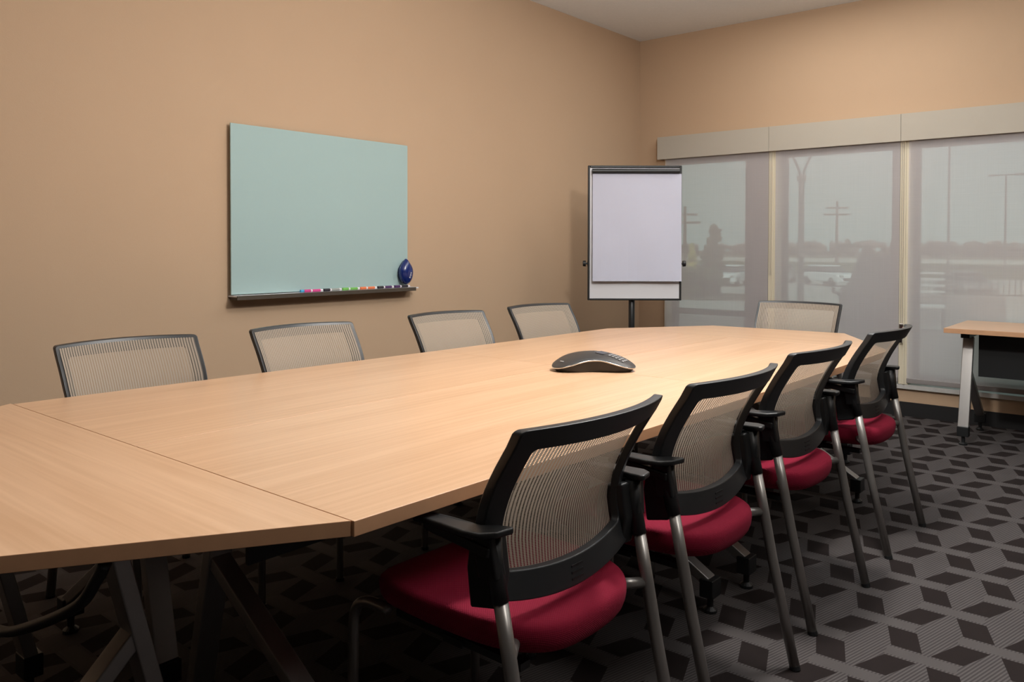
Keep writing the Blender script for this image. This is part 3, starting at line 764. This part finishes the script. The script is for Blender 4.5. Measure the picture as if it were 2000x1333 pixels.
lamp_post(35.7, 7.35, -.9, 6.6, 'T', 'slim light pole crossing the view of the right window')
def utility(x, y, z, h, label):
    t = empty('utility_pole', (x, y, z)); tag(t, label, 'utility pole')
    link('pole', tb([(0, 0, 0), (0, 0, h)], [.22, .16], 8), M['wpole'], t)
    for k, (dz, w) in enumerate(((.9, 1.4), (1.8, 1.7))):
        a = Vector((.5, -.85, 0)).normalized()*w
        bm = bmesh.new(); hexa(bm, (-a.x, -a.y, h-dz), (a.x, a.y, h-dz), .26, .2, Vector((0, 0, 1))); link('crossarm', bm, M['wpole'], t)
utility(112.8, 36.9, -1.5, 9.0, 'wooden utility pole in the distance beyond the middle window')
utility(81.4, 43.17, -1.45, 7.2, 'wooden utility pole beside the flip chart edge, beyond the corner window')

def car(x, y, z, rz, paint, label, L=4.4, Wd=1.75, H=1.42):
    t = empty('parked_car', (x, y, z), rz); tag(t, label, 'car', 'cars in the parking lot outside')
    bm = bmesh.new()
    prof = [(-.5, .22), (-.5, .52), (-.47, .62), (-.30, .66), (.18, .68), (.46, .60), (.5, .45), (.5, .22)]
    a = [bm.verts.new((p*L, -Wd/2, q*H)) for p, q in prof]; b = [bm.verts.new((p*L, Wd/2, q*H)) for p, q in prof]
    bm.faces.new(a); bm.faces.new(b[::-1])
    for i in range(len(prof)): bm.faces.new((a[i], a[(i+1) % len(prof)], b[(i+1) % len(prof)], b[i]))
    link('car_body', bm, paint, t, bevel=.08, segs=3)
    bm = bmesh.new(); prof = [(-.44, .62), (-.34, .93), (.06, .95), (.24, .66)]
    a = [bm.verts.new((p*L, -Wd/2*(.94 if q < .8 else .76), q*H)) for p, q in prof]; b = [bm.verts.new((p*L, Wd/2*(.94 if q < .8 else .76), q*H)) for p, q in prof]
    bm.faces.new(a); bm.faces.new(b[::-1])
    for i in range(len(prof)): bm.faces.new((a[i], a[(i+1) % len(prof)], b[(i+1) % len(prof)], b[i]))
    link('car_windows', bm, M['carg'], t, bevel=.04)
    link('car_roof', bx(-.35*L, .07*L, -Wd*.38, Wd*.38, .93*H, 1.0*H), paint, t, bevel=.04)
    for sx in (-.31, .31):
        for sy in (-1, 1): link('wheel', tb([(sx*L, sy*(Wd/2-.2), .32), (sx*L, sy*(Wd/2), .32)], .32, 16), M['tyre'], t)
    for sy in (-1, 1): link('headlight', bx(.465*L, .50*L, sy*Wd*.36-.15, sy*Wd*.36+.15, .44*H, .55*H), M['chrome'], t)
    link('grille', bx(.48*L, .508*L, -.5, .5, .30*H, .42*H), M['tyre'], t)
car(57.5, 19.3, -1.44, PI+.95, M['carw'], 'white parked car beyond the middle window')
car(53.0, 24.6, -1.44, PI+.2, M['carw'], 'white parked car beyond the corner window, half hidden by the window stile', 4.2)
car(54.5, 28.0, -1.44, PI+.4, M['cargr'], 'grey parked car behind the shrub beyond the corner window', 4.2)
car(61.0, 24.0, -1.44, PI+.3, M['cargr'], 'dark grey parked car left of the white car beyond the middle window')
car(47.8, 9.0, -1.44, PI+.5, M['cargr'], 'grey parked car behind the iron fence beyond the right window', 4.2)

# covered barbecue grill and slatted seat on the patio
cg = empty('covered_grill', (12.85, 3.62, -.10), math.radians(20)); tag(cg, 'dark covered barbecue grill standing on the patio outside the middle window', 'grill')
bm = bmesh.new(); secs = [(0, .50, .34), (.55, .52, .35), (.70, .50, .33), (.78, .38, .32), (1.05, .30, .28), (1.19, .25, .20), (1.22, .18, .12)]; rg = []
for z, hx, hy in secs:
    rg.append([bm.verts.new((hy*math.copysign(abs(math.cos(a))**.5, math.cos(a)), hx*math.copysign(abs(math.sin(a))**.5, math.sin(a)), z)) for a in [2*PI*k/24+.01 for k in range(24)]])
for a, b in zip(rg, rg[1:]):
    for k in range(24): bm.faces.new((a[k], a[(k+1) % 24], b[(k+1) % 24], b[k]))
bm.faces.new(rg[-1]); bm.faces.new(rg[0][::-1]); link('fabric_cover', bm, M['cover'], cg, smooth=True)
link('side_handle', tb([(0, .50, .62), (0, .60, .66), (0, .60, .72)], .03, 8), M['cover'], cg)
sc_ = empty('slatted_chair', (14.3, 3.24, -.11), math.radians(10)); tag(sc_, 'pale slatted patio chair beyond the right window', 'patio chair')
for k in range(4): link('slat', bx(-.01, .01, -.25, .25, .62+k*.10, .655+k*.10), M['slat'], sc_)
for y in (-.24, .24):
    link('leg', bx(.02, .05, y-.02, y+.02, 0, 1.0), M['pole'], sc_); link('leg', bx(-.45, -.42, y-.02, y+.02, 0, .42), M['pole'], sc_)
link('seat', bx(-.46, .02, -.26, .26, .40, .43), M['slat'], sc_)
pw = tag(link('planter_wall', bx(15.2, 15.7, 2.35, 3.75, -.11, .42), M['stone']), 'low stone planter wall outside the right window', 'wall')
fe = empty('iron_fence', (27.8, 4.6, -.35)); tag(fe, 'black iron railing fence beyond the right window', 'fence')
def fp(t): return Vector((-.4+2.8*t, 1.9-5.0*t, 0))
for zz in (.12, .98):
    bm = bmesh.new(); hexa(bm, fp(0)+Vector((0, 0, zz)), fp(1)+Vector((0, 0, zz)), .04, .04, Vector((0, 0, 1))); link('rail', bm, M['iron'], fe)
for k in range(36):
    p = fp(k/35); link('picket', bx(p.x-.012, p.x+.012, p.y-.012, p.y+.012, .0 if k % 9 == 0 else .1, 1.06 if k % 9 == 0 else 1.0), M['iron'], fe)
